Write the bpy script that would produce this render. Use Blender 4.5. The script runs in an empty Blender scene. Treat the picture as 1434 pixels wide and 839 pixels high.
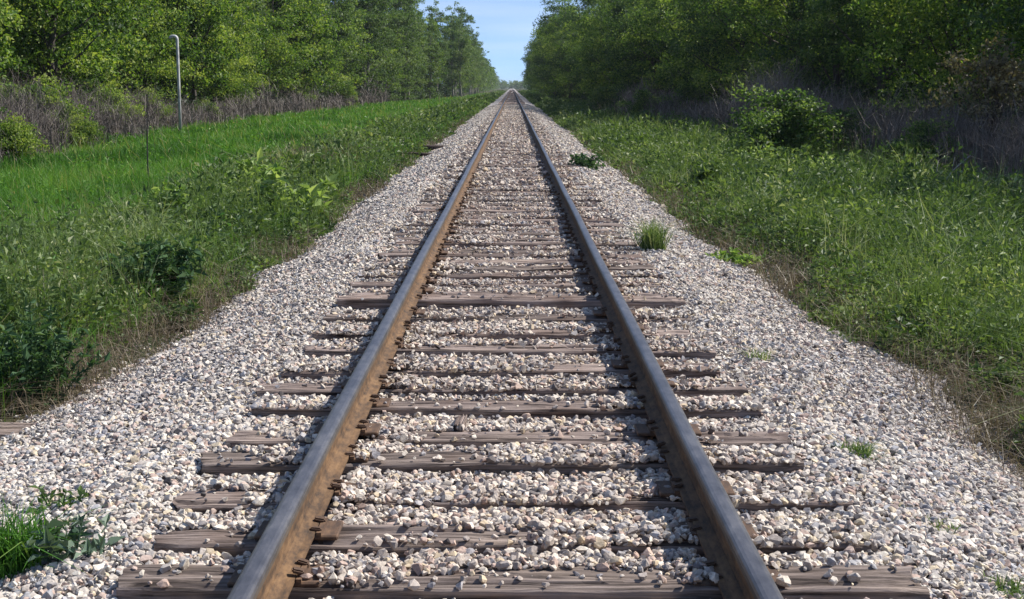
import bpy, bmesh, math, random
import numpy as np
from mathutils import Vector, Matrix, noise as mnoise

random.seed(11)
rng = np.random.default_rng(11)
scene = bpy.context.scene
COL = scene.collection

# ------------------------------------------------------------------ helpers
CAM = Vector((0.02, 0.0, 1.625))
FPX, PITCH = 1930.0, math.radians(8.76)          # focal length in photo pixels, downward pitch


def at(px, py, z=-0.35):
    """Where the ground at height z lies under a point of the photo."""
    cp, sp = math.cos(PITCH), math.sin(PITCH)
    u, v = px - 717.0, 419.5 - py
    d = Vector((u, FPX * cp + v * sp, -FPX * sp + v * cp))
    t = (z - CAM.z) / d.z
    return CAM + d * t


def hash2(ix, iy, seed):
    n = (ix.astype(np.int64) * 374761393 + iy.astype(np.int64) * 668265263 + seed * 1274126177) & 0x7fffffff
    n = ((n ^ (n >> 13)) * 1274126177) & 0x7fffffff
    return ((n ^ (n >> 16)) & 0xffff) / 65535.0


def vnoise(x, y, seed=0):
    x = np.asarray(x, float); y = np.asarray(y, float)
    ix = np.floor(x); iy = np.floor(y)
    fx = x - ix; fy = y - iy
    fx = fx * fx * (3 - 2 * fx); fy = fy * fy * (3 - 2 * fy)
    a = hash2(ix, iy, seed); b = hash2(ix + 1, iy, seed)
    c = hash2(ix, iy + 1, seed); d = hash2(ix + 1, iy + 1, seed)
    return (a * (1 - fx) + b * fx) * (1 - fy) + (c * (1 - fx) + d * fx) * fy


def fbm(x, y, seed=0, o=3):
    s = 0.0; a = 0.5; t = 0.0
    for k in range(o):
        s = s + a * vnoise(x * 2 ** k, y * 2 ** k, seed + k); t += a; a *= 0.5
    return s / t


class MB:
    """Collects polygons as numpy arrays and links them as one mesh object."""
    def __init__(self):
        self.v = []; self.f = []; self.t = []; self.n = 0; self.c = []

    def add(self, v, faces, tint=None, col=None):
        v = np.asarray(v, float)
        for f in faces:
            f = np.asarray(f, int)
            if f.size: self.f.append(f + self.n)
        self.v.append(v)
        self.t.append(np.full(len(v), 0.5) if tint is None else np.broadcast_to(tint, (len(v),)))
        if col is not None: self.c.append(col)
        self.n += len(v)

    def data(self, name, mat, smooth=False):
        v = np.concatenate(self.v) if self.v else np.zeros((0, 3))
        me = bpy.data.meshes.new(name)
        me.vertices.add(len(v)); me.vertices.foreach_set('co', v.astype(np.float32).ravel())
        loops = np.concatenate([f.ravel() for f in self.f])
        tot = np.concatenate([np.full(len(f), f.shape[1]) for f in self.f])
        start = np.concatenate([[0], np.cumsum(tot)[:-1]])
        me.loops.add(len(loops)); me.loops.foreach_set('vertex_index', loops.astype(np.int32))
        me.polygons.add(len(tot))
        me.polygons.foreach_set('loop_start', start.astype(np.int32))
        me.polygons.foreach_set('use_smooth', np.full(len(tot), smooth, dtype=bool))
        a = me.attributes.new('tint', 'FLOAT', 'POINT')
        a.data.foreach_set('value', np.concatenate(self.t).astype(np.float32))
        if self.c:
            c = np.concatenate(self.c)
            a = me.attributes.new('stone', 'FLOAT_COLOR', 'POINT')
            a.data.foreach_set('color', np.c_[c, np.ones(len(c))].astype(np.float32).ravel())
        me.update(calc_edges=True)
        me.materials.append(mat)
        return me

    def build(self, name, mat, parent=None, smooth=False):
        return link(name, self.data(name, mat, smooth), parent)


def link(name, data, parent=None):
    o = bpy.data.objects.new(name, data); COL.objects.link(o)
    if parent: o.parent = parent
    return o


def tag(o, label=None, cat=None, group=None, kind=None):
    if label: o['label'] = label
    if cat: o['category'] = cat
    if group: o['group'] = group
    if kind: o['kind'] = kind
    return o


def empty(name, loc, rz=0.0):
    o = link(name, None); o.location = loc; o.rotation_euler = (0, 0, rz)
    o.empty_display_size = 0.2
    return o


def unit(v):
    return v / np.maximum(np.linalg.norm(v, axis=-1, keepdims=True), 1e-9)


def leaves(mb, c, size, tint, aspect=0.62, up=0.35, dirs=None, fold=0.18):
    """Leaf-sized folded faces round the points c."""
    n = len(c)
    size = np.broadcast_to(size, (n,))[:, None]
    u = rng.normal(size=(n, 3)) if dirs is None else dirs + rng.normal(size=(n, 3)) * 0.35
    u = unit(u)
    nn = rng.normal(size=(n, 3)); nn[:, 2] = np.abs(nn[:, 2]) + up
    w = unit(np.cross(nn, u)); nn = unit(np.cross(u, w))
    a = c - u * size * 0.5; b = c + u * size * 0.5
    m1 = c + w * size * aspect * 0.5 + nn * size * fold - u * size * 0.06
    m2 = c - w * size * aspect * 0.5 + nn * size * fold - u * size * 0.06
    v = np.stack([a, m1, b, m2], 1).reshape(-1, 3)
    k = np.arange(n)[:, None] * 4
    f = np.concatenate([k + np.array([[0, 1, 2]]), k + np.array([[0, 2, 3]])])
    mb.add(v, [f], np.repeat(np.clip(tint, 0, 1), 4))


def blades(mb, base, h, w, tint, lean=0.35, flop=0.5):
    """Bent grass blades: a quad below and a pointed triangle above."""
    n = len(base)
    h = np.broadcast_to(h, (n,))[:, None]; w = np.broadcast_to(w, (n,))[:, None]
    a = rng.uniform(0, 2 * np.pi, n); ax = np.stack([np.cos(a), np.sin(a), 0 * a], 1)
    b = rng.uniform(0, 2 * np.pi, n); d = np.stack([np.cos(b), np.sin(b), 0 * b], 1)
    k = np.abs(rng.normal(size=(n, 1))) * lean
    mid = base + d * h * 0.5 * k * 0.6 + np.array([0, 0, 1.0]) * h * 0.55
    tip = base + d * h * k * (1 + flop) + np.array([0, 0, 1.0]) * h * np.maximum(1 - 0.35 * k, 0.3)
    v = np.stack([base - ax * w, base + ax * w, mid + ax * w * .8, mid - ax * w * .8, tip], 1).reshape(-1, 3)
    i = np.arange(n)[:, None] * 5
    mb.add(v, [i + np.array([[0, 1, 2, 3]]), i + np.array([[3, 2, 4]])], np.repeat(np.clip(tint, 0, 1), 5))


def tube(mb, pts, rad, seg=7, tint=0.5):
    pts = [Vector(p) for p in pts]
    vs = []; fs = []
    for i, p in enumerate(pts):
        t = (pts[min(i + 1, len(pts) - 1)] - pts[max(i - 1, 0)]).normalized()
        s = t.orthogonal().normalized() if i == 0 else (s - t * s.dot(t)).normalized()
        q = t.cross(s)
        for j in range(seg):
            a = 2 * math.pi * j / seg
            vs.append(p + (s * math.cos(a) + q * math.sin(a)) * rad[i])
    for i in range(len(pts) - 1):
        for j in range(seg):
            fs.append((i * seg + j, i * seg + (j + 1) % seg, (i + 1) * seg + (j + 1) % seg, (i + 1) * seg + j))
    caps = [np.array([[j for j in range(seg)][::-1]]), np.array([[(len(pts) - 1) * seg + j for j in range(seg)]])]
    mb.add([tuple(v) for v in vs], [np.array(fs)] + caps, tint)


# ------------------------------------------------------------------ materials
def new_mat(name):
    m = bpy.data.materials.new(name); m.use_nodes = True
    nt = m.node_tree; nt.nodes.clear()
    out = nt.nodes.new('ShaderNodeOutputMaterial')
    return m, nt, out


def N(nt, kind, **kw):
    n = nt.nodes.new(kind)
    for k, v in kw.items():
        if k in n.inputs: n.inputs[k].default_value = v
        else: setattr(n, k, v)
    return n


def ramp(nt, stops, fac=None, interp='LINEAR'):
    r = nt.nodes.new('ShaderNodeValToRGB'); r.color_ramp.interpolation = interp
    e = r.color_ramp.elements
    while len(e) < len(stops): e.new(0.5)
    for i, (p, c) in enumerate(stops):
        e[i].position = p; e[i].color = (*c, 1)
    if fac is not None: nt.links.new(fac, r.inputs['Fac'])
    return r


def leaf_mat(name, stops, trans=0.32, rough=0.5, spec=0.25, gain=1.5):
    m, nt, out = new_mat(name)
    at_ = N(nt, 'ShaderNodeAttribute', attribute_name='tint')
    r = ramp(nt, stops, at_.outputs['Fac'])
    p = N(nt, 'ShaderNodeBsdfPrincipled', Roughness=rough)
    p.inputs['Specular IOR Level'].default_value = spec
    nt.links.new(r.outputs['Color'], p.inputs['Base Color'])
    if trans > 0:
        mul = N(nt, 'ShaderNodeMix', data_type='RGBA', blend_type='MULTIPLY')
        mul.inputs['Factor'].default_value = 1
        nt.links.new(r.outputs['Color'], mul.inputs['A'])
        mul.inputs['B'].default_value = (gain * 1.0, gain * 1.05, gain * 0.45, 1)
        t = N(nt, 'ShaderNodeBsdfTranslucent')
        nt.links.new(mul.outputs['Result'], t.inputs['Color'])
        mx = N(nt, 'ShaderNodeMixShader', Fac=trans)
        nt.links.new(p.outputs[0], mx.inputs[1]); nt.links.new(t.outputs[0], mx.inputs[2])
        nt.links.new(mx.outputs[0], out.inputs['Surface'])
    else:
        nt.links.new(p.outputs[0], out.inputs['Surface'])
    return m


M = {}
M['leaf_bright'] = leaf_mat('leaf_bright', [(0, (.030, .060, .016)), (.35, (.075, .145, .028)), (.65, (.17, .25, .045)), (1, (.31, .36, .095))], .40)
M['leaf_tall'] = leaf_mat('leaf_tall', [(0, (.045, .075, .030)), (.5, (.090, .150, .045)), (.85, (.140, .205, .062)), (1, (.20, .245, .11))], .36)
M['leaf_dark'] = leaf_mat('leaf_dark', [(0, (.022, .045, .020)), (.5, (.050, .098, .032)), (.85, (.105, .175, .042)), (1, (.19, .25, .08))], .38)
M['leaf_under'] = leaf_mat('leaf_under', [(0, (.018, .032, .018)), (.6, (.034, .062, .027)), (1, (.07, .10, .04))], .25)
M['leaf_red'] = leaf_mat('leaf_red', [(0, (.09, .075, .045)), (.5, (.17, .14, .09)), (1, (.30, .27, .18))], .3)
M['grass'] = leaf_mat('grass', [(0, (.030, .085, .014)), (.45, (.074, .190, .028)), (.8, (.135, .255, .044)), (.93, (.18, .25, .06)), (1, (.33, .29, .14))], .34)
M['weed'] = leaf_mat('weed', [(0, (.034, .066, .026)), (.4, (.078, .128, .040)), (.72, (.135, .195, .060)), (.88, (.21, .27, .10)), (1, (.36, .38, .22))], .30)
M['weed_dark'] = leaf_mat('weed_dark', [(0, (.026, .060, .030)), (.6, (.062, .125, .050)), (1, (.14, .21, .09))], .25)
M['weed_pale'] = leaf_mat('weed_pale', [(0, (.07, .135, .036)), (.5, (.16, .255, .06)), (1, (.36, .43, .19))], .35)
M['weed_grey'] = leaf_mat('weed_grey', [(0, (.045, .085, .055)), (.5, (.10, .15, .105)), (1, (.20, .25, .18))], .2)
M['straw'] = leaf_mat('straw', [(0, (.075, .055, .038)), (.5, (.15, .115, .08)), (1, (.30, .25, .17))], .12)
M['stalk'] = leaf_mat('stalk', [(0, (.065, .052, .046)), (.5, (.15, .126, .112)), (1, (.31, .27, .24))], 0, rough=.85)


def bark(name, c0, c1):
    m, nt, out = new_mat(name)
    tc = N(nt, 'ShaderNodeTexCoord')
    mp = N(nt, 'ShaderNodeMapping'); mp.inputs['Scale'].default_value = (6, 6, 1.2)
    nt.links.new(tc.outputs['Object'], mp.inputs['Vector'])
    nz = N(nt, 'ShaderNodeTexNoise', Scale=2.5, Detail=5.0, Roughness=.65)
    nt.links.new(mp.outputs[0], nz.inputs['Vector'])
    r = ramp(nt, [(.3, c0), (.7, c1)], nz.outputs['Fac'])
    b = N(nt, 'ShaderNodeBump', Strength=.6, Distance=.03)
    nt.links.new(nz.outputs['Fac'], b.inputs['Height'])
    p = N(nt, 'ShaderNodeBsdfPrincipled', Roughness=.9)
    nt.links.new(r.outputs[0], p.inputs['Base Color']); nt.links.new(b.outputs[0], p.inputs['Normal'])
    nt.links.new(p.outputs[0], out.inputs[0])
    return m


M['bark'] = bark('bark_dark', (.035, .028, .022), (.12, .10, .085))
M['bark_pale'] = bark('bark_pale', (.12, .11, .09), (.34, .32, .28))
M['deadwood'] = bark('deadwood', (.22, .20, .18), (.48, .45, .42))


def soil_mat():
    m, nt, out = new_mat('soil')
    tc = N(nt, 'ShaderNodeTexCoord')
    n1 = N(nt, 'ShaderNodeTexNoise', Scale=.35, Detail=4.0)
    n2 = N(nt, 'ShaderNodeTexNoise', Scale=9.0, Detail=8.0, Roughness=.7)
    for n in (n1, n2): nt.links.new(tc.outputs['Object'], n.inputs['Vector'])
    r1 = ramp(nt, [(.38, (.085, .066, .048)), (.6, (.045, .075, .026))], n1.outputs['Fac'])
    r2 = ramp(nt, [(.3, (.45, .42, .4)), (.7, (1.25, 1.2, 1.15))], n2.outputs['Fac'])
    mx = N(nt, 'ShaderNodeMix', data_type='RGBA', blend_type='MULTIPLY'); mx.inputs['Factor'].default_value = 1
    nt.links.new(r1.outputs[0], mx.inputs['A']); nt.links.new(r2.outputs[0], mx.inputs['B'])
    b = N(nt, 'ShaderNodeBump', Strength=.8, Distance=.05); nt.links.new(n2.outputs['Fac'], b.inputs['Height'])
    p = N(nt, 'ShaderNodeBsdfPrincipled', Roughness=1.0); p.inputs['Specular IOR Level'].default_value = .1
    nt.links.new(mx.outputs['Result'], p.inputs['Base Color']); nt.links.new(b.outputs[0], p.inputs['Normal'])
    nt.links.new(p.outputs[0], out.inputs[0])
    return m


M['soil'] = soil_mat()

STONES = np.array([
    (.56, .52, .465), (.62, .585, .535), (.48, .44, .405), (.41, .375, .35), (.32, .295, .285),
    (.25, .25, .275), (.34, .34, .36), (.45, .36, .32), (.52, .445, .335), (.37, .285, .25), (.14, .13, .135), (.075, .07, .075)])
STONE_P = np.array([.155, .10, .15, .12, .10, .06, .055, .08, .07, .05, .04, .02])


def bed_mat():
    m, nt, out = new_mat('crushed_stone')
    tc = N(nt, 'ShaderNodeTexCoord')
    v1 = N(nt, 'ShaderNodeTexVoronoi', Scale=17.0)
    nt.links.new(tc.outputs['Object'], v1.inputs['Vector'])
    bw = N(nt, 'ShaderNodeSeparateColor'); nt.links.new(v1.outputs['Color'], bw.inputs[0])
    r = ramp(nt, [(.0, (.13, .125, .13)), (.10, (.27, .25, .25)), (.3, (.33, .33, .36)), (.45, (.40, .36, .335)), (.65, (.46, .43, .41)), (.85, (.52, .50, .47)), (1, (.62, .59, .55))], bw.outputs[0])
    n2 = N(nt, 'ShaderNodeTexNoise', Scale=.6, Detail=3.0); nt.links.new(tc.outputs['Object'], n2.inputs['Vector'])
    r2 = ramp(nt, [(.35, (.72, .66, .64)), (.65, (.98, .95, .93))], n2.outputs['Fac'])
    mx = N(nt, 'ShaderNodeMix', data_type='RGBA', blend_type='MULTIPLY'); mx.inputs['Factor'].default_value = 1
    nt.links.new(r.outputs[0], mx.inputs['A']); nt.links.new(r2.outputs[0], mx.inputs['B'])
    b = N(nt, 'ShaderNodeBump', Strength=1.0, Distance=.03); b.invert = True
    nt.links.new(v1.outputs['Distance'], b.inputs['Height'])
    p = N(nt, 'ShaderNodeBsdfPrincipled', Roughness=.95); p.inputs['Specular IOR Level'].default_value = .15
    nt.links.new(mx.outputs['Result'], p.inputs['Base Color']); nt.links.new(b.outputs[0], p.inputs['Normal'])
    nt.links.new(p.outputs[0], out.inputs[0])
    return m


M['bed'] = bed_mat()


def stone_mat():
    m, nt, out = new_mat('stone')
    a = N(nt, 'ShaderNodeAttribute', attribute_name='stone')
    tc = N(nt, 'ShaderNodeTexCoord')
    nz = N(nt, 'ShaderNodeTexNoise', Scale=75.0, Detail=4.0, Roughness=.7); nt.links.new(tc.outputs['Object'], nz.inputs['Vector'])
    r = ramp(nt, [(.3, (.70, .68, .66)), (.65, (1.1, 1.09, 1.07))], nz.outputs['Fac'])
    mx = N(nt, 'ShaderNodeMix', data_type='RGBA', blend_type='MULTIPLY'); mx.inputs['Factor'].default_value = 1
    nt.links.new(a.outputs['Color'], mx.inputs['A']); nt.links.new(r.outputs[0], mx.inputs['B'])
    b = N(nt, 'ShaderNodeBump', Strength=.5, Distance=.006); nt.links.new(nz.outputs['Fac'], b.inputs['Height'])
    p = N(nt, 'ShaderNodeBsdfPrincipled', Roughness=.9); p.inputs['Specular IOR Level'].default_value = .2
    nt.links.new(mx.outputs['Result'], p.inputs['Base Color']); nt.links.new(b.outputs[0], p.inputs['Normal'])
    nt.links.new(p.outputs[0], out.inputs[0])
    return m


M['stone'] = stone_mat()


def tie_mat(name, lo, mid, hi):
    m, nt, out = new_mat(name)
    tc = N(nt, 'ShaderNodeTexCoord'); oi = N(nt, 'ShaderNodeObjectInfo')
    add = N(nt, 'ShaderNodeVectorMath', operation='ADD')
    sc = N(nt, 'ShaderNodeVectorMath', operation='SCALE'); sc.inputs[3].default_value = 37.0
    cmb = N(nt, 'ShaderNodeCombineXYZ')
    for i in range(3): nt.links.new(oi.outputs['Random'], cmb.inputs[i])
    nt.links.new(cmb.outputs[0], sc.inputs[0])
    nt.links.new(tc.outputs['Object'], add.inputs[0]); nt.links.new(sc.outputs[0], add.inputs[1])
    mp = N(nt, 'ShaderNodeMapping'); mp.inputs['Scale'].default_value = (1.3, 34, 34)
    nt.links.new(add.outputs[0], mp.inputs['Vector'])
    g = N(nt, 'ShaderNodeTexNoise', Scale=1.6, Detail=6.0, Roughness=.68, Distortion=.25); nt.links.new(mp.outputs[0], g.inputs['Vector'])
    big = N(nt, 'ShaderNodeTexNoise', Scale=2.6, Detail=3.0); nt.links.new(add.outputs[0], big.inputs['Vector'])
    r = ramp(nt, [(.33, (.03, .025, .023)), (.43, lo), (.56, mid), (.74, hi)], g.outputs['Fac'])
    r2 = ramp(nt, [(.33, (.70, .62, .58)), (.5, (1, .96, .95)), (.68, (1.12, 1.06, 1.0))], big.outputs['Fac'])
    mx = N(nt, 'ShaderNodeMix', data_type='RGBA', blend_type='MULTIPLY'); mx.inputs['Factor'].default_value = 1
    nt.links.new(r.outputs[0], mx.inputs['A']); nt.links.new(r2.outputs[0], mx.inputs['B'])
    rv = ramp(nt, [(0, (.72, .70, .68)), (.5, (1, .95, .94)), (1, (1.2, 1.13, 1.1))], oi.outputs['Random'])
    m2 = N(nt, 'ShaderNodeMix', data_type='RGBA', blend_type='MULTIPLY'); m2.inputs['Factor'].default_value = 1
    nt.links.new(mx.outputs['Result'], m2.inputs['A']); nt.links.new(rv.outputs[0], m2.inputs['B'])
    b = N(nt, 'ShaderNodeBump', Strength=.9, Distance=.012); nt.links.new(g.outputs['Fac'], b.inputs['Height'])
    p = N(nt, 'ShaderNodeBsdfPrincipled', Roughness=.92); p.inputs['Specular IOR Level'].default_value = .15
    nt.links.new(m2.outputs['Result'], p.inputs['Base Color']); nt.links.new(b.outputs[0], p.inputs['Normal'])
    nt.links.new(p.outputs[0], out.inputs[0])
    return m


M['tie'] = tie_mat('weathered_timber', (.135, .115, .102), (.275, .238, .214), (.42, .375, .34))
M['tie_black'] = tie_mat('creosote_timber', (.03, .026, .025), (.065, .055, .05), (.13, .11, .10))


def rust_mat(name, c0, c1, c2, scale=14.0, metal=0.0, rough=.85):
    m, nt, out = new_mat(name)
    tc = N(nt, 'ShaderNodeTexCoord')
    mp = N(nt, 'ShaderNodeMapping'); mp.inputs['Scale'].default_value = (1, .35, 1)
    nt.links.new(tc.outputs['Object'], mp.inputs['Vector'])
    n1 = N(nt, 'ShaderNodeTexNoise', Scale=scale, Detail=8.0, Roughness=.7); nt.links.new(mp.outputs[0], n1.inputs['Vector'])
    n2 = N(nt, 'ShaderNodeTexNoise', Scale=1.1, Detail=3.0); nt.links.new(tc.outputs['Object'], n2.inputs['Vector'])
    r = ramp(nt, [(.32, c0), (.5, c1), (.7, c2)], n1.outputs['Fac'])
    r2 = ramp(nt, [(.35, (.82, .80, .78)), (.65, (1.12, 1.08, 1.0))], n2.outputs['Fac'])
    mx = N(nt, 'ShaderNodeMix', data_type='RGBA', blend_type='MULTIPLY'); mx.inputs['Factor'].default_value = 1
    nt.links.new(r.outputs[0], mx.inputs['A']); nt.links.new(r2.outputs[0], mx.inputs['B'])
    b = N(nt, 'ShaderNodeBump', Strength=.35, Distance=.003); nt.links.new(n1.outputs['Fac'], b.inputs['Height'])
    p = N(nt, 'ShaderNodeBsdfPrincipled', Roughness=rough, Metallic=metal)
    nt.links.new(mx.outputs['Result'], p.inputs['Base Color']); nt.links.new(b.outputs[0], p.inputs['Normal'])
    nt.links.new(p.outputs[0], out.inputs[0])
    return m


M['rust'] = rust_mat('rail_rust', (.026, .017, .011), (.108, .060, .028), (.20, .118, .055), 30.0)
M['head'] = rust_mat('head_side', (.04, .033, .028), (.075, .060, .048), (.115, .090, .067))
M['rust_dark'] = rust_mat('plate_rust', (.035, .022, .016), (.09, .052, .032), (.19, .11, .06), 30)
M['steel'] = rust_mat('worn_steel', (.075, .075, .085), (.115, .115, .13), (.18, .175, .185), 22, .55, .42)


def paint_mat(name, c):
    m, nt, out = new_mat(name)
    tc = N(nt, 'ShaderNodeTexCoord')
    n1 = N(nt, 'ShaderNodeTexNoise', Scale=4.0, Detail=6.0); nt.links.new(tc.outputs['Object'], n1.inputs['Vector'])
    r = ramp(nt, [(.35, tuple(x * .6 for x in c)), (.6, c)], n1.outputs['Fac'])
    p = N(nt, 'ShaderNodeBsdfPrincipled', Roughness=.6)
    nt.links.new(r.outputs[0], p.inputs['Base Color']); nt.links.new(p.outputs[0], out.inputs[0])
    return m


M['galv'] = paint_mat('galvanised_pipe', (.54, .54, .53))
M['stake'] = paint_mat('dark_stake', (.03, .028, .026))

# ------------------------------------------------------------------ ground and ballast bed
def edge(x, y):
    x = np.asarray(x, float); y = np.asarray(y, float)
    l = 2.46 + .42 * np.exp(-((y - 6.5) / 2.6) ** 2)
    r = 2.44 + .24 * np.exp(-((y - 9.0) / 4.0) ** 2)
    e = np.where(x < 0, l, r)
    return e + (fbm(y * .55, x * 0 + np.sign(x) * 3, 5) - .5) * .34 + (fbm(y * 3, x * 0 + np.sign(x) * 3, 6) - .5) * .14


def bz(x, y):
    e = edge(x, y); t = np.maximum((np.abs(x) - 1.5) / (e - 1.5), 0)
    return -.024 - .30 * t + (fbm(np.asarray(x) * 1.7, np.asarray(y) * 1.7, 9) - .5) * .05 + .04 * np.clip((np.asarray(y) - 70) / 50, 0, 1) * (np.abs(x) < 1.5)


def gz(x, y):
    x = np.asarray(x, float); y = np.asarray(y, float)
    a = np.abs(x) - (edge(x, y) - 2.5)
    l = np.interp(a, [0, 2.2, 2.7, 3.4, 6, 12, 20, 60], [-.62, -.52, -.36, -.40, -.46, -.42, -.3, 0])
    r = np.interp(a, [0, 2.2, 2.7, 3.4, 6, 9, 14, 60], [-.62, -.52, -.36, -.34, -.30, -.22, 0, .3])
    z = np.where(x < 0, l, r)
    return z + (fbm(x * .8, y * .8, 3) - .5) * .16 * np.clip((a - 2.6) / 1.0, 0, 1)


def g1(x, y): return float(gz(np.array([x]), np.array([y]))[0])
def b1(x, y): return float(bz(np.array([x]), np.array([y]))[0])


def sheet(xs, ys, zf):
    X, Y = np.meshgrid(xs, ys); Z = zf(X.ravel(), Y.ravel())
    v = np.c_[X.ravel(), Y.ravel(), Z]
    nx, ny = len(xs), len(ys)
    i = (np.arange(ny - 1)[:, None] * nx + np.arange(nx - 1)[None, :]).ravel()
    mb = MB(); mb.add(v, [np.stack([i, i + 1, i + nx + 1, i + nx], 1)])
    return mb


xs = np.concatenate([[-2500, -900, -300, -120, -60, -40], np.arange(-30, -4, .8), np.arange(-4, 4.01, .16), np.arange(4.8, 30, .8), [40, 60, 120, 300, 900, 2500]])
ys = np.concatenate([[-400, -100, -40, -20], np.arange(-10, 40, .4), np.arange(40, 120, 1.5), np.arange(120, 400, 10), [450, 600, 800, 1100, 1600, 2600, 5000]])
tag(sheet(xs, ys, gz).build('ground', M['soil'], smooth=True), kind='structure')
xs = np.linspace(-3.3, 3.3, 67)
ys = np.concatenate([np.arange(-10, 30, .1), np.arange(30, 120, .6), np.arange(120, 400, 5), np.arange(400, 1700, 50)])
tag(sheet(xs, ys, lambda x, y: bz(x, y) - .012).build('ballast_bed', M['bed'], smooth=True), kind='structure')

# ------------------------------------------------------------------ ties
TIE_W, TIE_H = .225, .17
tie_px = [(815, -.010), (750, .0), (692, .0), (643, .006), (607, .0), (570, -.008), (541, .0), (515, .01), (489, .0), (463, .006), (441, .0), (423, -.006)]
ties = []
for py, rz in tie_px:
    y = at(717, py, .012).y
    ties.append((y, rz))
y = ties[0][0] - .52
ties.insert(0, (y, .004)); ties.insert(0, (y - .5, 0.0))
y = ties[-1][0]
while len(ties) < 300:
    y += .50 + random.uniform(-.045, .045)
    ties.append((y, random.uniform(-.012, .012)))
TY = np.array([t[0] for t in ties])
TOFF = np.array([random.uniform(-.05, .05) for _ in ties])
TLEN = np.array([2.6 + random.uniform(-.09, .07) for _ in ties])
TTOP = np.array([.012 + random.uniform(-.014, .016) for _ in ties])
TTOP[13] = .045      # the proud tie with the dark front face
TTOP[2] = .030


def tie_mesh(seed, length, big=False):
    r = random.Random(seed)
    n = 80 if big else 26
    w, h = TIE_W / 2, TIE_H
    prof = [(-w, -h), (-w, -h * .5), (-w, -.055), (-w, -.03), (-w, -.008), (-w * .95, 0)] + [(w * q, 0) for q in (-.8, -.66, -.54, -.4, -.27, -.13, 0, .13, .27, .4, .54, .66, .8, .95)] + [(w, -.008), (w, -.03), (w, -.055), (w, -h * .5), (w, -h)]
    off = r.uniform(0, 100)
    cracks = [(r.uniform(-.09, .09), r.uniform(-1.1, 1.1), r.uniform(.2, .7), r.uniform(.006, .018)) for _ in range(8)]
    vs = []
    k = len(prof)
    for i in range(n + 1):
        x = -length / 2 + length * i / n
        endk = max(0, 1 - (length / 2 - abs(x)) / .12)
        for j, (py, pz) in enumerate(prof):
            q = Vector((x * 2.2 + off, py * 14, pz * 14))
            d = mnoise.noise(q) * .011 + mnoise.noise(q * 3.1) * .005
            z = pz + d - endk * .022 * abs(mnoise.noise(Vector((py * 20 + off, 3, 1)))) * (1 if pz > -.05 else 0)
            y = py + mnoise.noise(q + Vector((9, 9, 9))) * .009 - math.copysign(endk * .012, py)
            if pz > -.012:
                for cy, cx, cl, cd in cracks:
                    if abs(x - cx) < cl and abs(py - cy) < .010: z -= cd
            xx = x + (mnoise.noise(Vector((py * 16 + off, pz * 9, 5.5))) * .035 if i in (0, n) else 0)
            vs.append((xx, y, z))
    fs = []
    for i in range(n):
        for j in range(k):
            fs.append((i * k + j, i * k + (j + 1) % k, (i + 1) * k + (j + 1) % k, (i + 1) * k + j))
    fs = [f[::-1] for f in fs]
    mb = MB()
    mb.add(vs, [np.array(fs), np.array([list(range(k))]), np.array([[n * k + j for j in range(k)][::-1]])])
    return mb


tie_variants = [tie_mesh(100 + i, 2.6).data('railway_tie', M['tie'], False) for i in range(7)]


# tie plates and spikes (proto meshes around a rail at x = 0)
def bm_to(bm, name, mat, smooth=False):
    me = bpy.data.meshes.new(name); bm.to_mesh(me); bm.free()
    for p in me.polygons: p.use_smooth = smooth
    me.materials.append(mat)
    return me


def plate_data():
    bm = bmesh.new()
    bmesh.ops.create_cube(bm, size=1, matrix=Matrix.Diagonal((.30, .18, .018, 1)))
    bmesh.ops.bevel(bm, geom=bm.edges[:], offset=.005, segments=1, affect='EDGES')
    for sx in (-1, 1):     # the shoulders that hold the rail foot
        bmesh.ops.create_cube(bm, size=1, matrix=Matrix.Translation((sx * .082, 0, .013)) @ Matrix.Diagonal((.018, .18, .014, 1)))
    return bm_to(bm, 'tie_plate', M['rust_dark'])


def spike_data():
    bm = bmesh.new()
    bmesh.ops.create_cube(bm, size=1, matrix=Matrix.Translation((0, 0, .0)) @ Matrix.Diagonal((.018, .018, .06, 1)))
    r = bmesh.ops.create_cube(bm, size=1, matrix=Matrix.Translation((-.012, 0, .034)) @ Matrix.Rotation(.2, 4, 'Y') @ Matrix.Diagonal((.040, .030, .016, 1)))
    bmesh.ops.bevel(bm, geom=[e for e in bm.edges if e.verts[0] in r['verts']], offset=.005, segments=2, affect='EDGES')
    return bm_to(bm, 'spike', M['rust_dark'])


PLATE, SPIKE = plate_data(), spike_data()
GAUGE = .753
RAIL_Z = .040            # underside of the rail foot

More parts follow.
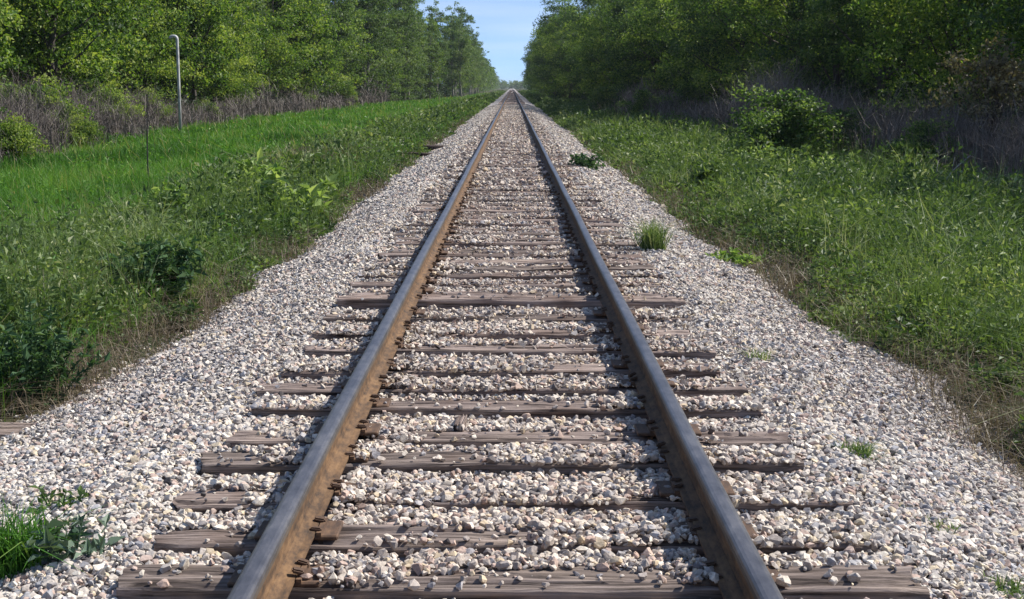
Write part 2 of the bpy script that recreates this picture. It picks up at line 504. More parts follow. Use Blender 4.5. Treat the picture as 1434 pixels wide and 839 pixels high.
near_labels = [
    None, None,
    'nearest whole tie in view, a thick split grey timber across the foot of the photo',
    'tie half buried under pale stones, second tie in front of the camera',
    'third tie in front of the camera, its right end reaching far past the rail',
    'fourth tie in front of the camera, a smooth pinkish grey plank between the rails',
    'fifth tie in front of the camera, just before the short wooden stub',
    'sixth tie in front of the camera, just behind the short wooden stub',
    'seventh tie in front of the camera, a dark line along its front edge',
    'eighth tie in front of the camera, thin and mostly under stones',
    'ninth tie in front of the camera, rust stained beside the left rail',
    'tenth tie in front of the camera, grey and proud of the stones',
    'eleventh tie in front of the camera, just before the dark edged tie',
    'dark edged tie standing proud of the ballast, thickest line across the track',
]
for i, (y, rz) in enumerate(ties):
    me = tie_mesh(500 + i, TLEN[i], True).data('railway_tie', M['tie'], False) if i < 26 else tie_variants[i % 7]
    o = link('railway_tie', me)
    o.location = (TOFF[i] + (-.0), y, TTOP[i]); o.rotation_euler = (0, random.uniform(-.006, .006), rz)
    if i >= 26 and i % 2: o.rotation_euler[2] += math.pi
    if i < len(near_labels) and near_labels[i]: lb = near_labels[i]
    elif i < 2: lb = 'weathered railway tie just below the bottom edge of the view'
    elif i < 40: lb = 'weathered grey brown tie in the middle distance, behind the dark edged proud tie'
    else: lb = 'small far tie seen as a thin stripe where the track narrows'
    tag(o, lb, 'railway tie', 'ties under the rails')
    if i < 44:
        for sx in (-1, 1):
            p = link('tie_plate', PLATE, o)
            # plates stay square to the rails
            p.location = (sx * GAUGE - o.location.x, 0, .030 - TTOP[i]); p.rotation_euler = (0, -o.rotation_euler[1], -rz)
            for qx in (-1, 1):
                for qy in (-1, 1):
                    s = link('spike', SPIKE, p)
                    up = random.choice([0, 0, .004, .012])
                    s.location = (qx * .084, qy * .05 + random.uniform(-.01, .01), -.009 + up)
                    s.rotation_euler = (random.uniform(-.15, .15), random.uniform(-.12, .12), (0 if qx > 0 else math.pi) + random.uniform(-.35, .35))
# the rest of the ties, run together into one mass far away
mb = MB()
y = ties[-1][0]
while y < 900:
    y += .5 if y < 350 else 1.5
    w = .11; z = .015
    v = [(-1.3, y - w, -.1), (1.3, y - w, -.1), (1.3, y + w, -.1), (-1.3, y + w, -.1), (-1.3, y - w, z), (1.3, y - w, z), (1.3, y + w, z), (-1.3, y + w, z)]
    mb.add(v, [np.array([[4, 5, 6, 7], [0, 1, 5, 4], [1, 2, 6, 5], [2, 3, 7, 6], [3, 0, 4, 7]])])
tag(mb.build('distant_ties', M['tie']), 'distant ties merging into grey stripes towards the vanishing point', 'railway ties', kind='stuff')

# ------------------------------------------------------------------ rails
def rail_part(profile, name, mat, parent, ys):
    k = len(profile); v = []
    for y in ys:
        w = .0025 * math.sin(y * .9) + .002 * math.sin(y * .37 + 1)      # years of traffic leave a slight waviness
        for x, z in profile: v.append((x + w, y, z))
    n = len(ys)
    f = [(i * k + j, (i + 1) * k + j, (i + 1) * k + (j + 1) % k, i * k + (j + 1) % k) for i in range(n - 1) for j in range(k)]
    mb = MB(); mb.add(v, [np.array(f), np.array([list(range(k))[::-1]]), np.array([[(n - 1) * k + j for j in range(k)]])])
    o = mb.build(name, mat, parent)
    return o


ys_r = list(np.arange(-6, 60, .5)) + list(np.arange(60, 300, 10)) + list(np.arange(300, 1501, 100))
HW = .0365
top_prof = [(-HW, .150), (-HW + .004, .159), (-HW + .011, .1645), (-.015, .1675), (0, .168), (.015, .1675), (HW - .011, .1645), (HW - .004, .159), (HW, .150)]
head_prof = [(-HW, .1498), (HW, .1498), (HW, .132), (HW - .006, .127), (.012, .1195), (-.012, .1195), (-HW + .006, .127), (-HW, .132)]
web_prof = [(-.012, .121), (.012, .121), (.0085, .105), (.0085, .045), (.014, .029), (-.014, .029), (-.0085, .045), (-.0085, .105)]
foot_prof = [(-.07, 0), (-.07, .011), (-.045, .015), (-.016, .0295), (.016, .0295), (.045, .015), (.07, .011), (.07, 0)]
for sx, lb in ((-1, 'left rail, its rusty brown inner face lit by the sun'), (1, 'right rail, its inner face in black shadow')):
    r = empty('steel_rail', (sx * GAUGE, 0, RAIL_Z))
    tag(r, lb, 'rail', 'rails of the track')
    tp = rail_part(top_prof, 'running_surface', M['steel'], r, ys_r); tp['label'] = 'worn blue grey running surface'
    rail_part(head_prof, 'rail_head', M['head'], r, ys_r)
    rail_part(web_prof, 'rail_web', M['rust'], r, ys_r)
    rail_part(foot_prof, 'rail_foot', M['rust'], r, ys_r)

# ------------------------------------------------------------------ ballast stones (nobody could count them)
def stone_shape(seed, npts):
    r = random.Random(seed)
    ax = (1.0, r.uniform(.7, .95), r.uniform(.5, .75))
    bm = bmesh.new()
    for _ in range(npts):
        d = Vector((r.gauss(0, 1), r.gauss(0, 1), r.gauss(0, 1))).normalized() * r.uniform(.85, 1.1)
        bm.verts.new((d.x * ax[0], d.y * ax[1], d.z * ax[2]))
    h = bmesh.ops.convex_hull(bm, input=bm.verts[:])
    dead = [v for v in bm.verts if not v.link_faces]
    bmesh.ops.delete(bm, geom=dead, context='VERTS')
    bmesh.ops.triangulate(bm, faces=bm.faces[:])
    bmesh.ops.recalc_face_normals(bm, faces=bm.faces[:])
    bm.verts.ensure_lookup_table()
    bm.verts.index_update()
    v = np.array([q.co[:] for q in bm.verts]); f = np.array([[q.index for q in p.verts] for p in bm.faces])
    bm.free()
    return v, f


SHAPES_HI = [stone_shape(i, 17) for i in range(20)]
SHAPES_LO = [stone_shape(60 + i, 9) for i in range(14)]


def rand_rot(n):
    q = rng.normal(size=(n, 4)); q /= np.linalg.norm(q, axis=1, keepdims=True)
    w, x, y, z = q.T
    return np.stack([np.stack([1 - 2 * (y * y + z * z), 2 * (x * y - z * w), 2 * (x * z + y * w)], 1),
                     np.stack([2 * (x * y + z * w), 1 - 2 * (x * x + z * z), 2 * (y * z - x * w)], 1),
                     np.stack([2 * (x * z - y * w), 2 * (y * z + x * w), 1 - 2 * (x * x + y * y)], 1)], 1)


def scatter_stones(mb, y0, y1, dens, rad, shapes, sig=.28):
    n = int((y1 - y0) * 6.2 * dens)
    x = rng.uniform(-3.1, 3.1, n); y = rng.uniform(y0, y1, n)
    x = np.where(np.abs(x) > 3.1, 3.0, x)
    e = edge(x, y); a = np.abs(x)
    r = np.minimum(rad * np.exp(rng.normal(size=n) * sig), rad * 2.0)
    keep = (a < e - .02) | ((a < e + .38) & (rng.random(n) < .62 * np.exp(-((a - e) / .13))))
    keep &= np.abs(a - GAUGE) > .062 + r * .5
    # visible frustum with a margin, to leave out stones nobody sees
    keep &= (a < .40 * y + .9)
    z = np.maximum(bz(x, y), gz(x, y)) + r * .12
    # ties: stones mostly fall off their tops
    j = np.clip(np.searchsorted((TY[:-1] + TY[1:]) / 2, y), 0, len(TY) - 1)
    dy = y - (TY[j] + np.array([t[1] for t in ties])[j] * x)
    on = (np.abs(dy) < TIE_W / 2 + r * .35) & (np.abs(x - TOFF[j]) < TLEN[j] / 2)
    cover = fbm(x * 1.6 + j * 7.7, y * 2.2, 21) + .16 * np.clip((np.abs(dy) - .05) / .06, 0, 1) * (dy > 0) + .10 * np.exp(-((a - .9) / .18) ** 2)
    cover += np.where(TTOP[j] > .035, -.5, 0) - .10 * (j == 2)
    cover += .12 * np.isin(j, (3, 4, 9))
    p = np.clip((cover - .500) / .12, .04, .97)
    keep &= (~on) | (rng.random(n) < p)
    z = np.where(on, np.maximum(z, TTOP[j] + r * .35), z)
    # stones settle a little against the rails and between the ties
    z += .012 * np.exp(-((a - .62) / .1) ** 2) + rng.uniform(-.004, .010, n)
    x, y, z, r = x[keep], y[keep], z[keep], r[keep]
    n = len(x)
    ci = rng.choice(len(STONES), size=n, p=STONE_P)
    col = STONES[ci] * rng.uniform(.92, 1.24, (n, 1)) * np.array([1.02, 1.0, .965])
    # iron dust from the wheels tints the stones between the tie ends
    dust = np.clip(1.35 - np.abs(x), 0, .6)[:, None] * (.35 + .9 * fbm(x * 1.2, y * .5, 31))[:, None] * .55
    col = col * (1 - dust * np.array([.10, .22, .30]))
    cool = np.clip((np.abs(x) - 1.3) / .8, 0, 1)[:, None] * fbm(x * .9, y * .7, 33)[:, None]
    col = col * (1 - cool * np.array([.13, .11, .06]))
    si = rng.integers(0, len(shapes), n)
    for k, (v, f) in enumerate(shapes):
        s = np.where(si == k)[0]
        if not len(s): continue
        R = rand_rot(len(s))
        P = np.einsum('nij,vj->nvi', R, v) * r[s][:, None, None] * np.array([1, 1, .85]) + np.stack([x[s], y[s], z[s]], 1)[:, None, :]
        F = (np.arange(len(s))[:, None, None] * len(v) + f[None]).reshape(-1, 3)
        mb.add(P.reshape(-1, 3), [F], None, np.repeat(col[s], len(v), 0))
    return n


mb = MB()
cnt = 0
cnt += scatter_stones(mb, 3.2, 7.0, 3400, .0146, SHAPES_HI, .38)
cnt += scatter_stones(mb, 7.0, 12.0, 2300, .0168, SHAPES_LO, .36)
cnt += scatter_stones(mb, 12.0, 22.0, 1150, .0222, SHAPES_LO, .3)
cnt += scatter_stones(mb, 22.0, 45.0, 330, .036, SHAPES_LO, .3)
cnt += scatter_stones(mb, 45.0, 130.0, 175, .040, SHAPES_LO, .3)
print('stones', cnt, 'verts', mb.n)
tag(mb.build('ballast_gravel', M['stone']), 'loose crushed limestone ballast in white, grey and pinkish stones round the ties', 'gravel', kind='stuff')

# ------------------------------------------------------------------ grass and weeds that grow as a mass
def field_points(n, x0, x1, y0, y1, power=1.6):
    """Random points, denser towards the camera."""
    t = rng.random(n)
    a = 1 - power
    y = (y0 ** a + t * (y1 ** a - y0 ** a)) ** (1 / a)
    x = rng.uniform(x0, x1, n)
    k = np.abs(x) < .42 * y + 1.2
    return x[k], y[k]


# left: the bright grass field
mb = MB()
x, y = field_points(470000, -15.2, -3.0, 6.5, 420, 1.5)
pt = fbm(x * .45, y * .3, 41)
k = (x < -3.9 + (fbm(y * .35, y * 0, 44) - .5) * 2.4 - np.clip((12 - y) * .03, 0, .2)) | (rng.random(len(x)) < .16)
x, y, pt = x[k], y[k], pt[k]
sc_ = np.clip(y / 16, .75, 16)
k = x > np.interp(y, [24, 38, 60, 90, 140, 260, 430], [-13.2, -14.0, -15.6, -15.4, -14.6, -9.6, -9]); x, y, pt, sc_ = x[k], y[k], pt[k], sc_[k]
h = (.12 + .38 * pt + rng.random(len(x)) * .16) * (.55 + .95 * fbm(x * 2.1, y * 1.2, 47))
tint = -.12 + 1.05 * fbm(x * .5 + 9, y * .22, 42) + rng.normal(size=len(x)) * .15 + (rng.random(len(x)) < .03) * .4
blades(mb, np.stack([x, y, gz(x, y) - .02], 1), h, .0052 * sc_, tint, .3)
q = rng.random(len(x)) < .012
blades(mb, np.stack([x[q], y[q], gz(x[q], y[q]) - .02], 1), h[q] * 1.25 + .22, .0036 * sc_[q], rng.normal(size=q.sum()) * .12 + .93, .35)
q = (rng.random(len(x)) < .02) & (fbm(x * .9, y * .6, 49) > .55)
lp = np.stack([x[q], y[q], gz(x[q], y[q]) + h[q] * .8], 1)
for _ in range(5):
    leaves(mb, lp + rng.normal(size=lp.shape) * .09, .055 * np.clip(y[q] / 11, .8, 8) ** .66, rng.normal(size=q.sum()) * .15 + .6, .5, .5)
print('grass', len(x))
tag(mb.build('meadow_grass', M['grass']), 'tall bright green grass field between the left ballast and the thicket', 'grass', kind='stuff')

# left and right: low leafy weeds along the ballast
def weed_mass(name, mats, label, nplants, side, width, y1, seed, hmax, leaf, bare=.40):
    """Sprawling weeds: hundreds of overlapping plants, each a dome of leaves on a few stems."""
    mb = MB()
    n = nplants
    a = -.62
    y = (5.0 ** a + rng.random(n) * (y1 ** a - 5.0 ** a)) ** (1 / a)
    d = rng.random(n) ** 1.15 * width - .10
    x = side * (edge(np.full(n, side), y) + d)
    k = np.abs(x) < .42 * y + 1.4
    pt = fbm(x * .7, y * .35, seed)
    k &= pt - .22 * np.exp(-(d / .45) ** 2) + .22 * np.clip(d / 1.2, 0, 1) > bare + rng.normal(size=n) * .05
    x, y, d, pt = x[k], y[k], d[k], pt[k]
    n = len(x)
    far = np.clip(y / 14, .75, 22)
    rise = np.clip(.16 + d * .55, .14, 1)
    tall = fbm(x * .9 + 40, y * .5, seed + 5)
    H = hmax * rise * np.exp(rng.normal(size=n) * .52) * (.35 + 1.25 * tall)
    H = np.minimum(H, .95)
    R = (.10 + .20 * rng.random(n) ** 1.5 + .10 * rise) * np.clip(far, 1, 3.2)
    T = .10 + .70 * fbm(x * .8 + 5, y * .45, seed + 7) + rng.normal(size=n) * .19
    L = leaf * far ** .66 * np.exp(rng.normal(size=n) * .35)
    kind = rng.random(n) < .24                 # some are tufts of grass, the others leafy
    per = 62
    idx = np.repeat(np.arange(n)[~kind], per)
    m = len(idx)
    g = unit(rng.normal(size=(m, 3))); g[:, 2] = np.abs(g[:, 2])
    q = rng.random((m, 1)) ** .40
    p = g * q
    P = np.stack([x[idx] + p[:, 0] * R[idx], y[idx] + p[:, 1] * R[idx], p[:, 2] * H[idx]], 1)
    P[:, 2] += gz(P[:, 0], P[:, 1]) + .005
    ok = np.abs(P[:, 0]) > edge(P[:, 0], P[:, 1]) - .12
    dirs = unit(p * np.array([1.2, 1.2, .5]) + rng.normal(size=(m, 3)) * .25)
    tint = T[idx] + rng.normal(size=m) * .13
    leaves(mb, P[ok], np.minimum(L[idx] * np.exp(rng.normal(size=m) * .25), leaf * far[idx] ** .66 * 1.7)[ok], tint[ok], .5, .6, dirs[ok])
    idx = np.repeat(np.arange(n)[kind], 40)
    m = len(idx)
    r_ = R[idx] * rng.random(m) ** .7 * .8; t_ = rng.uniform(0, 6.28, m)
    P = np.stack([x[idx] + r_ * np.cos(t_), y[idx] + r_ * np.sin(t_), np.zeros(m)], 1)
    P[:, 2] = gz(P[:, 0], P[:, 1]) - .01
    blades(mb, P, (H[idx] * 1.05 + .06) * rng.uniform(.5, 1.15, m), .0036 * far[idx], T[idx] + .12 + rng.normal(size=m) * .12, .55)
    print(name, n, mb.n)
    tag(mb.build(name, mats), label, 'weeds', kind='stuff')


weed_mass('verge_weeds', M['weed'], 'mixed green weeds sprawling over the left shoulder beside the stones', 10500, -1, 3.2, 600, 51, .42, .058, .50)
weed_mass('verge_weeds', M['weed'], 'dense leafy ground cover on the bank right of the stones', 16500, 1, 5.5, 600, 61, .38, .056, .395)

# dry litter and dead grass at the feet of the weeds
def litter(label, side, n, seed):
    mb = MB()
    x, y = field_points(n, 2.2, 7.5, 5.0, 90, 1.55); x = x * side
    d = np.abs(x) - edge(x, y)
    p = fbm(x * 1.1, y * .7, seed)
    k = (d > -.12) & (p + .15 * np.exp(-((d - .3) / .4) ** 2) > .46)
    x, y = x[k], y[k]
    z = gz(x, y) + rng.random(len(x)) * .05
    s = np.clip(y / 13, .8, 5)
    half = rng.random(len(x)) < .6
    c = np.stack([x, y, z], 1)
    blades(mb, c[half], rng.uniform(.06, .36, half.sum()), .003 * s[half], rng.normal(size=half.sum()) * .22 + .5, 1.1, .8)
    c2 = c[~half]
    leaves(mb, c2, .035 * s[~half], rng.normal(size=len(c2)) * .22 + .4, .7, 1.5)
    tag(mb.build('dead_grass', M['straw']), label, 'dead grass', kind='stuff')


litter('dry straw and dead leaves at the edge of the left ballast', -1, 110000, 71)
litter('dry straw and dead leaves at the edge of the right ballast', 1, 90000, 73)

def dry_patch(px, py, rx, ry, n, label, hk=1.0):
    p = at(px, py, -.4); mb = MB()
    x = p.x + rng.normal(size=n) * rx; y = p.y + rng.normal(size=n) * ry
    b = np.stack([x, y, gz(x, y) - .02], 1)
    blades(mb, b, rng.uniform(.25, .75, n) * hk, .0045 * np.clip(y / 13, .8, 5), rng.normal(size=n) * .2 + .5, .7, .7)
    tag(mb.build('dead_grass', M['straw']), label, 'dead grass', kind='stuff')


dry_patch(440, 236, .6, 4.0, 5000, 'pale brown patch of dead grass far along the left shoulder')
dry_patch(85, 445, .5, .9, 900, 'thin patch of dead grass at the edge of the near left field')

dry_patch(1105, 405, .30, 1.0, 420, 'strip of dead grass on bare soil along the middle of the right stones', .38)
dry_patch(1250, 492, .28, .6, 260, 'strip of dead grass on bare soil along the near right stones', .35)
dry_patch(985, 318, .30, 1.6, 420, 'strip of dead grass where the right ties end in the middle distance', .4)

# dry brush: thickets of bare dead stalks under the trees
def brush(label, xs_, ys_, hs, n, w, low=.2):
    mb = MB()
    t = rng.random(n)
    yy = np.interp(t, np.linspace(0, 1, len(ys_)), ys_)
    cx = np.interp(yy, ys_, xs_)
    x = cx + rng.normal(size=n) * .75 + np.sign(cx) * np.abs(rng.normal(size=n)) * .7; y = yy + rng.normal(size=n) * .6
    cl = np.clip((fbm(x * .5, y * .22, 81) - .5) * 1.7 + .5, 0, 1)
    k = cl > .24 + rng.random(n) * .2
    x, y, cl = x[k], y[k], cl[k]
    big = fbm(x * .16 + 3, y * .10, 87)
    h = hs * np.clip(.15 + 1.5 * (big - .22), low, 1.25) * (.45 + .8 * cl) * rng.uniform(.25, 1.2, len(x))
    base = np.stack([x, y, gz(x, y) - .03], 1)
    tint = rng.normal(size=len(x)) * .24 + .2 + .55 * fbm(x * .7, y * .4, 83)
    fat = np.clip(y / 35, .7, 4)
    blades(mb, base, h, w * fat * rng.uniform(.6, 1.3, len(x)), tint, .34, .5)
    for q in range(4):        # side twigs, tangled every way
        m = rng.random(len(x)) < .75
        b2 = base[m] + rng.normal(size=(m.sum(), 3)) * .08; b2[:, 2] += h[m] * rng.uniform(.2, .9, m.sum())
        blades(mb, b2, h[m] * rng.uniform(.15, .45, m.sum()), w * .5 * fat[m], tint[m] + .1, 1.5, .6)
    tag(mb.build('dry_brush', M['stalk']), label, 'brush', kind='stuff')


brush('grey brown thicket of dead stalks along the left treeline', [-12.6, -13.4, -15.3, -15.2, -15.6, -16], [24, 38, 60, 90, 120, 170], 2.7, 28000, .0085, .5)
brush('dark grey thicket of dead stalks along the right treeline', [8.7, 9.0, 9.6, 9.2, 8.2, 6.6], [14, 22, 30, 45, 60, 90], 2.5, 32000, .008, .6)

# ------------------------------------------------------------------ trees
def crown_points(r, axes, centre, n_clump, per, cr, seed, flat=.35, low=-1.0, vert=.62):
    c = []
    while len(c) < n_clump:
        d = unit(r.normal(size=3))
        if d[2] < low: continue
        rf = r.random() ** flat
        bump = 1 + .55 * mnoise.noise(Vector(d * 1.7) + Vector((seed, 0, 0))) + .18 * mnoise.noise(Vector(d * 4) + Vector((0, seed, 0)))
        c.append(centre + d * axes * rf * bump)
    c = np.array(c)
    rad = cr * r.uniform(.55, 1.35, n_clump)
    tin = r.normal(size=n_clump) * .20
    w = (rad / cr) ** 1.5
    idx = r.choice(n_clump, size=n_clump * per, p=w / w.sum())
    g = r.normal(size=(len(idx), 3)) * np.array([1, 1, .55])
    g = unit(g) * (r.random((len(idx), 1)) ** .5)
    pts = c[idx] + g * rad[idx][:, None] * np.array([1.1, 1.1, vert])
    return c, pts, tin[idx]


def tree_data(seed, h, r_crown, base, n_clump, per, cr, leaf, leafmat, barkmat, trunk_r, lean=.03, flat=.45, tshift=.5, top_taper=True, vert=.82):
    r = np.random.default_rng(seed)
    axes = np.array([r_crown, r_crown, (h - base) / 2])
    centre = np.array([0, 0, (h + base) / 2])
    c, pts, tin = crown_points(r, axes, centre, n_clump, per, cr, seed, flat, vert=vert)
    # a little egg-shaped: fuller below the middle
    t = (pts[:, 2] - base) / (h - base)
    k = np.clip(1.14 - .32 * t, .5, 1.3) if top_taper else np.ones_like(t)
    pts[:, :2] *= k[:, None]
    ok = pts[:, 2] > .12
    pts, tin = pts[ok], tin[ok]
    mb = MB()
    tint = np.clip(tshift + tin + r.normal(size=len(pts)) * .22, 0, 1)
    leaves(mb, pts, leaf * np.exp(r.normal(size=len(pts)) * .25), tint, .68, .4)
    crown = mb.data('crown', leafmat)
    mb = MB()
    n = 9
    top = h * .9
    path = [Vector((lean * top * (i / n) ** 1.5 + .12 * math.sin(i * 1.3 + seed), .10 * math.sin(i * 1.7 + seed * 2), -.3 + (top + .3) * i / n)) for i in range(n + 1)]
    rad = [trunk_r * (1.25 if i == 0 else 1) * (1 - .92 * i / n) + .012 for i in range(n + 1)]
    tube(mb, path, rad, 8)
    order = r.permutation(len(c))[:26]
    for q in order:
        tgt = Vector(c[q]); tt = min(max((tgt.z - .9) / top * .82, .06), .9)
        i = int(tt * n); s = path[i].lerp(path[min(i + 1, n)], tt * n - i)
        mid = s.lerp(tgt, .5) + Vector((0, 0, -.06 * (tgt - s).length + r.normal() * .1))
        rr = max(rad[i] * .42, .012)
        tube(mb, [s, s.lerp(mid, .55), mid, mid.lerp(tgt, .6), tgt], [rr, rr * .8, rr * .6, rr * .4, .008], 5)
    trunk = mb.data('trunk', barkmat, True)
    return trunk, crown


LEAFY = [tree_data(201, 9.0, 3.0, .9, 120, 100, .72, .165, M['leaf_bright'], M['bark'], .16),
         tree_data(202, 10.5, 3.3, 1.3, 130, 100, .76, .17, M['leaf_bright'], M['bark'], .19, tshift=.40),
         tree_data(203, 8.0, 2.7, .6, 105, 100, .68, .16, M['leaf_bright'], M['bark'], .14, tshift=.58)]
TALL = [tree_data(211, 14.0, 2.3, 1.6, 120, 90, .62, .19, M['leaf_tall'], M['bark_pale'], .15),
        tree_data(212, 12.5, 1.9, 2.0, 90, 80, .55, .18, M['leaf_tall'], M['bark_pale'], .13, tshift=.68),
        tree_data(213, 15.0, 2.6, 1.2, 130, 90, .68, .20, M['leaf_tall'], M['bark_pale'], .17, tshift=.42),
        tree_data(214, 11.0, 2.4, 1.0, 100, 90, .62, .19, M['leaf_bright'], M['bark'], .13, tshift=.45)]
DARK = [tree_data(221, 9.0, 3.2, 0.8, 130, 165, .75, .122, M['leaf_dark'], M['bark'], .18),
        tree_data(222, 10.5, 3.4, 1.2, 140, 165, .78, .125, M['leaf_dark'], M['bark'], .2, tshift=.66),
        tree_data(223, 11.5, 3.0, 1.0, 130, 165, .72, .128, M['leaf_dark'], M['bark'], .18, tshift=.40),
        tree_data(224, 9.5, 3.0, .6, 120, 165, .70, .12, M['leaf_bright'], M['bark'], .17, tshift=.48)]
SHRUB = [tree_data(231, 3.0, 1.4, .0, 80, 110, .42, .10, M['leaf_bright'], M['bark'], .05, tshift=.5, top_taper=False, flat=.6, vert=.95),
         tree_data(232, 2.3, 1.25, -.2, 110, 120, .36, .085, M['leaf_dark'], M['bark'], .045, tshift=.62, top_taper=False, flat=.6, vert=.95),
         tree_data(233, 3.0, .95, 1.2, 34, 90, .36, .085, M['leaf_red'], M['bark'], .05, tshift=.5, top_taper=False, vert=.95)]


def place(name, kind, x, y, s, label, group, cat='tree', rz=None, sz=1.0):
    trunk, crown = kind
    o = empty(name, (x, y, g1(x, y)), random.uniform(0, 6.28) if rz is None else rz)
    o.scale = (s, s, s * sz)
    tag(o, label, cat, group)
    link('trunk', trunk, o); link('crown', crown, o)
    return o


ntree = 0
def left_x(y): return float(np.interp(y, [20, 60, 120, 200, 260, 470, 1000], [-16.4, -17.6, -16.8, -14.0, -10.6, -10.4, -15.0]))
def right_x(y): return float(np.interp(y, [10, 25, 60, 110, 170, 300, 1000], [14.0, 13.6, 11.6, 8.8, 7.4, 7.0, 13.5]))


left_labels = ['yellow green leafy tree at the left border, low boughs over the dead stalks',
               'second bright leafy tree from the left border, dark gaps among its boughs',
               'bright leafy tree directly behind the white vent pipe',
               'leafy tree just right of the white vent pipe with open boughs']
y = 27.0; i = 0
while y < 130:
    near = y >= 37 and i < 99
    lb = left_labels.pop(0) if (y > 38 and left_labels) else 'leafy bright green tree in the front row along the left side'
    place('leafy_tree', (LEAFY + [TALL[3], LEAFY[0], TALL[1]])[(i * 5 + i // 4) % 6], left_x(y) + random.uniform(-2.2, .6), y, random.uniform(.70, 1.22), lb, 'leafy trees along the left side')
    y += random.uniform(3.2, 4.6); i += 1
y = 60.0; i = 0
while y < 430:
    place('tall_tree', TALL[(i * 3 + i // 5) % 4], left_x(y) + random.uniform(-1.5, .6) - (2.0 if y < 130 else 0), y, random.uniform(.62, 1.15) if y < 110 else random.uniform(.92, 1.22),
          'slender tall tree with a pale trunk in the long left row', 'tall slender trees down the left side')
    y += random.uniform(3.5, 6.5) * (1 if y < 200 else 1.6); i += 1
y = 26.0; i = 0
while y < 220:
    place('leafy_tree', LEAFY[(i + 1) % 3], left_x(y) - random.uniform(4, 7.5), y, random.uniform(1.0, 1.35),
          'leafy tree in the second row behind the left treeline', 'second row trees on the left')
    y += random.uniform(4.5, 7); i += 1

right_labels = ['dark leafy tree at the right border of the photo, deep shade under it',
                'dark tree behind the grey dead stalks with a sunlit bright green bough',
                'dark leafy tree right behind the rounded roadside bush']
y = 14.0; i = 0
while y < 430:
    far = y > 75
    kind = DARK[(i * 3 + i // 7) % 4]
    s = random.uniform(.72, .92) if y < 60 else (random.uniform(.85, 1.05) if y < 120 else random.uniform(.8, 1.3))
    kind = DARK[3] if (55 < y < 170 and i % 2) or 40 < y < 48 else kind
    lb = right_labels.pop(0) if (y > 26 and right_labels) else ('dark green tree in the front row along the right side of the line' if not far else 'distant dark green tree beside the gap of sky on the right')
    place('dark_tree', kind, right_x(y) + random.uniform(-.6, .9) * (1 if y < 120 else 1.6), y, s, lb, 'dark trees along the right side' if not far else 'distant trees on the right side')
    y += random.uniform(3.6, 5.2) * (1 if y < 120 else 1.5); i += 1
y = 16.0; i = 0
while y < 240:
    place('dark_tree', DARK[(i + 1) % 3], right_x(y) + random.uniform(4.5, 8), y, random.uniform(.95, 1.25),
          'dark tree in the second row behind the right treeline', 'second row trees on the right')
    y += random.uniform(4.5, 7); i += 1


place('dark_tree', DARK[1], 6.1, 196, 1.12, 'dark tree reaching farthest into the gap of sky from the right', 'distant trees on the right side')
place('tall_tree', TALL[1], -8.9, 243, 1.05, 'pale thin crowned tree standing out against the gap of sky on the left', 'tall slender trees down the left side')

# bushes at the foot of the trees
def bush(px, py, kind, s, label, z=-.3, name='bush', sz=1.0):
    p = at(px, py, z)
    return place(name, kind, p.x, p.y, s, label, None, 'bush', sz=sz)


bush(1092, 238, SHRUB[1], 1.0, 'rounded green bush standing in front of the dead stalks on the right bank', sz=.85)
for (px, py, kd, s, lb) in [(1385, 262, 2, .9, 'reddish brown leaved shrub under the trees at the upper right'),
                            (60, 212, 0, .85, 'yellow green bush among the dead stalks near the left border'),
                            (150, 196, 0, .8, 'leafy bush between the left border bush and the white vent pipe'),
                            (330, 168, 0, .9, 'leafy bush just right of the white vent pipe'),
                            (480, 152, 0, 1.0, 'light green bush at the far end of the grass field'),
                            (20, 236, 0, .5, 'small bush sprouting in front of the dead stalks at the left border'),
                            (112, 214, 0, .45, 'small yellow green bush in the dead stalks below the left trees'),
                            (205, 186, 0, .7, 'bush in the dead stalks close to the left of the white vent pipe'),
                            (290, 176, 0, .5, 'low bush in the dead stalks close to the right of the vent pipe'),
                            (420, 158, 0, .8, 'bush before the tree row halfway along the grass field'),
                            (540, 143, 0, 1.1, 'farthest light green bush along the left tree row'),
                            (1180, 232, 1, .6, 'small bush growing out of the dead stalks beside the rounded bush'),
                            (1290, 262, 1, .55, 'small dark bush in the dead stalks behind the dead branch'),
                            (900, 176, 1, .8, 'low dark bush beside the distant ballast on the right'),
                            (850, 165, 1, .9, 'second low dark bush farther along the right bank'),
                            (960, 178, 1, .9, 'dark bush under the trees left of the rounded bush')]:
    bush(px, py, SHRUB[kd], s, lb)

# dark undergrowth inside the woods
def undergrowth(label, side, n):
    mb = MB()
    y = 12 * (260 / 12.0) ** rng.random(n)
    b = np.interp(y, [20, 60, 120, 200, 260, 470], [16.4, 17.6, 16.8, 14.6, 10.8, 9.2]) if side < 0 else np.interp(y, [10, 25, 60, 110, 170, 300], [14.0, 13.6, 11.6, 8.8, 7.4, 6.6])
    x = side * (b - .6 + rng.random(n) ** 1.3 * 17)
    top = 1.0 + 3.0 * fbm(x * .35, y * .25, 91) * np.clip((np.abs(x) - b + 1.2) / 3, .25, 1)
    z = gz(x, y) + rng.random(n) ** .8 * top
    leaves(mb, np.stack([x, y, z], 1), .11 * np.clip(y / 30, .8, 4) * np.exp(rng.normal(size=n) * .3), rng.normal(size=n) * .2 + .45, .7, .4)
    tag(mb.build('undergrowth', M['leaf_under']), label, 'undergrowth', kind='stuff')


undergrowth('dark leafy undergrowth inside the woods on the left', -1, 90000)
undergrowth('dark leafy undergrowth inside the woods on the right', 1, 90000)


